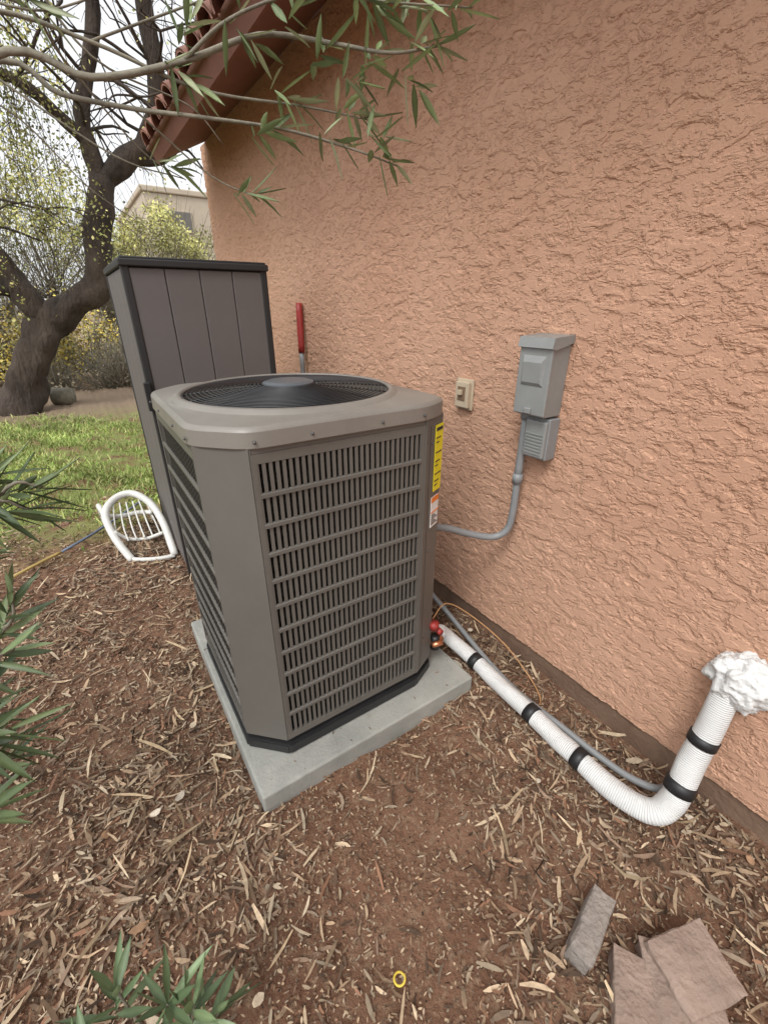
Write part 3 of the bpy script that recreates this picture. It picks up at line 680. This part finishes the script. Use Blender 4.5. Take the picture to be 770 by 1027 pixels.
twig([(-1.6,1.7,1.95),(-1.4,1.7,1.95),(-1.25,1.7,1.80),(-1.12,1.72,1.72)],.003,.0010)
twig([(-1.6,1.6,2.2),(-1.35,1.5,2.18),(-1.2,1.5,2.02),(-1.0,1.5,1.97),(-.92,1.5,1.90)],.0045,.0010)
W_=[((-.58,1.0,2.01),(1,-.2,.1)),((-.65,1.05,1.80),(1,-.1,-.3)),((-.70,1.1,1.89),(1,0,-.1)),((-.54,.95,2.06),(1,-.1,.3)),((-.73,1.0,2.03),(1,0,-.1)),
((-.75,1.1,1.83),(.8,-.3,-.3)),((-.88,1.2,1.87),(.8,0,.3)),((-.79,1.1,2.0),(.8,.1,.7)),((-.82,1.2,1.92),(.9,0,-.2)),((-.91,1.2,2.0),(.8,0,-.3)),((-1.02,1.3,1.94),(.8,0,-.4)),
((-1.0,1.35,2.08),(.5,0,.7)),((-.86,1.25,2.12),(.9,0,0)),((-1.28,1.4,2.04),(.5,0,-.2)),((-.62,1.0,1.92),(.9,0,-.4)),((-.85,1.1,2.06),(.6,0,.8)),((-1.05,1.45,1.82),(.8,0,-.1)),((-.9,1.3,1.76),(.9,0,.1)),
((-.66,1.0,2.06),(.8,0,.5)),((-.74,1.05,1.93),(1,.2,.1)),((-.60,1.0,2.04),(.8,0,-.5)),((-.70,1.05,1.99),(.9,.2,.6)),((-.68,1.05,1.85),(.9,.3,.2))]
for p,d in W_: whorl(mb,p,d,rng.integers(7,12),.078,.0135,.075)
L_=[((-1.525,1.2,1.13),(.9,-.1,.15)),((-1.63,1.1,.93),(.5,-.1,.9)),((-1.67,.9,.75),(.9,0,-.2)),((-1.70,1.0,.80),(.5,-.2,.9)),((-1.73,.85,.62),(.8,-.2,.2)),((-1.68,1.2,1.0),(.7,0,.3)),((-1.77,1.0,.66),(.4,-.3,.6)),((-1.71,1.25,1.15),(.6,0,.7)),((-1.75,1.1,.50),(.8,0,.2)),((-1.56,1.2,1.08),(.9,0,-.1)),((-1.64,1.0,.86),(.9,0,.2)),((-1.70,.95,.68),(.8,.1,-.4)),((-1.60,1.25,1.16),(.8,.1,.3))]
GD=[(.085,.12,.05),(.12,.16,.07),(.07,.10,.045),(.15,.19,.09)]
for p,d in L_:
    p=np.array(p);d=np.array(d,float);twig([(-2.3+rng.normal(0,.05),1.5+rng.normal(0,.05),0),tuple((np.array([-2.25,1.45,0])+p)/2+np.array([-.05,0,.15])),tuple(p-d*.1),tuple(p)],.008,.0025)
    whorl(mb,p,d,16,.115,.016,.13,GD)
mb.obj('oleander_bush',[M_twig,M_leaf],True)
mb=MB()
for p,d in (((-1.50,.50,.28),(.3,-.1,1)),((-1.60,.46,.26),(.0,-.3,1)),((-1.68,.50,.40),(-.3,-.2,1)),((-1.46,.50,.20),(.8,.0,.5)),((-1.62,.6,.30),(.2,.3,1)),((-1.54,.52,.30),(.1,-.4,1))):
    twig([(-1.58,.5,-.02),tuple((np.array([-1.57,.5,0])+np.array(p))/2),p],.005,.0025);whorl(mb,p,d,10,.115,.0165,.07,[(.12,.175,.085),(.16,.22,.11),(.10,.14,.07)])
mb.obj('oleander_sprout',[M_twig,M_leaf],True)
# ------------------------------------------------------------------ light
w=bpy.data.worlds.new('World');S.world=w;w.use_nodes=True;nt=w.node_tree
sky=nt.nodes.new('ShaderNodeTexSky');sky.sky_type='NISHITA';sky.sun_disc=False
dirS=Vector((-.55,-.35,.95)).normalized()
sky.sun_elevation=math.asin(dirS.z);sky.sun_rotation=math.atan2(dirS.x,dirS.y);sky.air_density=1;sky.dust_density=5;sky.ozone_density=1
hs=nt.nodes.new('ShaderNodeHueSaturation');hs.inputs['Saturation'].default_value=.12;hs.inputs['Value'].default_value=1.8
mx=nt.nodes.new('ShaderNodeMix');mx.data_type='RGBA';mx.inputs['Factor'].default_value=.5;mx.inputs['B'].default_value=(8.3,8.5,8.7,1)
nt.links.new(sky.outputs[0],hs.inputs['Color']);nt.links.new(hs.outputs[0],mx.inputs['A']);nt.links.new(mx.outputs['Result'],nt.nodes['Background'].inputs['Color'])
nt.nodes['Background'].inputs['Strength'].default_value=.15
sd=bpy.data.lights.new('sun','SUN');sd.energy=1.3;sd.angle=math.radians(15);sd.color=(1,.98,.95)
so=bpy.data.objects.new('sun',sd);S.collection.objects.link(so);so.rotation_euler=dirS.to_track_quat('Z','Y').to_euler()
# ------------------------------------------------------------------ camera
cd=bpy.data.cameras.new('camera');cam=bpy.data.objects.new('camera',cd);S.collection.objects.link(cam);S.camera=cam
p,yaw=.44,.588
fh=Vector((math.sin(yaw),math.cos(yaw),0));Fw=fh*math.cos(p)-Vector((0,0,math.sin(p)));R=Vector((math.cos(yaw),-math.sin(yaw),0));U=R.cross(Fw)
cam.matrix_world=Matrix(((R.x,U.x,-Fw.x,-1.393),(R.y,U.y,-Fw.y,0),(R.z,U.z,-Fw.z,1.5),(0,0,0,1)))
cd.sensor_fit='VERTICAL';cd.sensor_height=36;cd.lens=438/1027*36;cd.clip_start=.02;cd.clip_end=1000
S.view_settings.view_transform='Standard';S.view_settings.look='None';S.view_settings.exposure=0
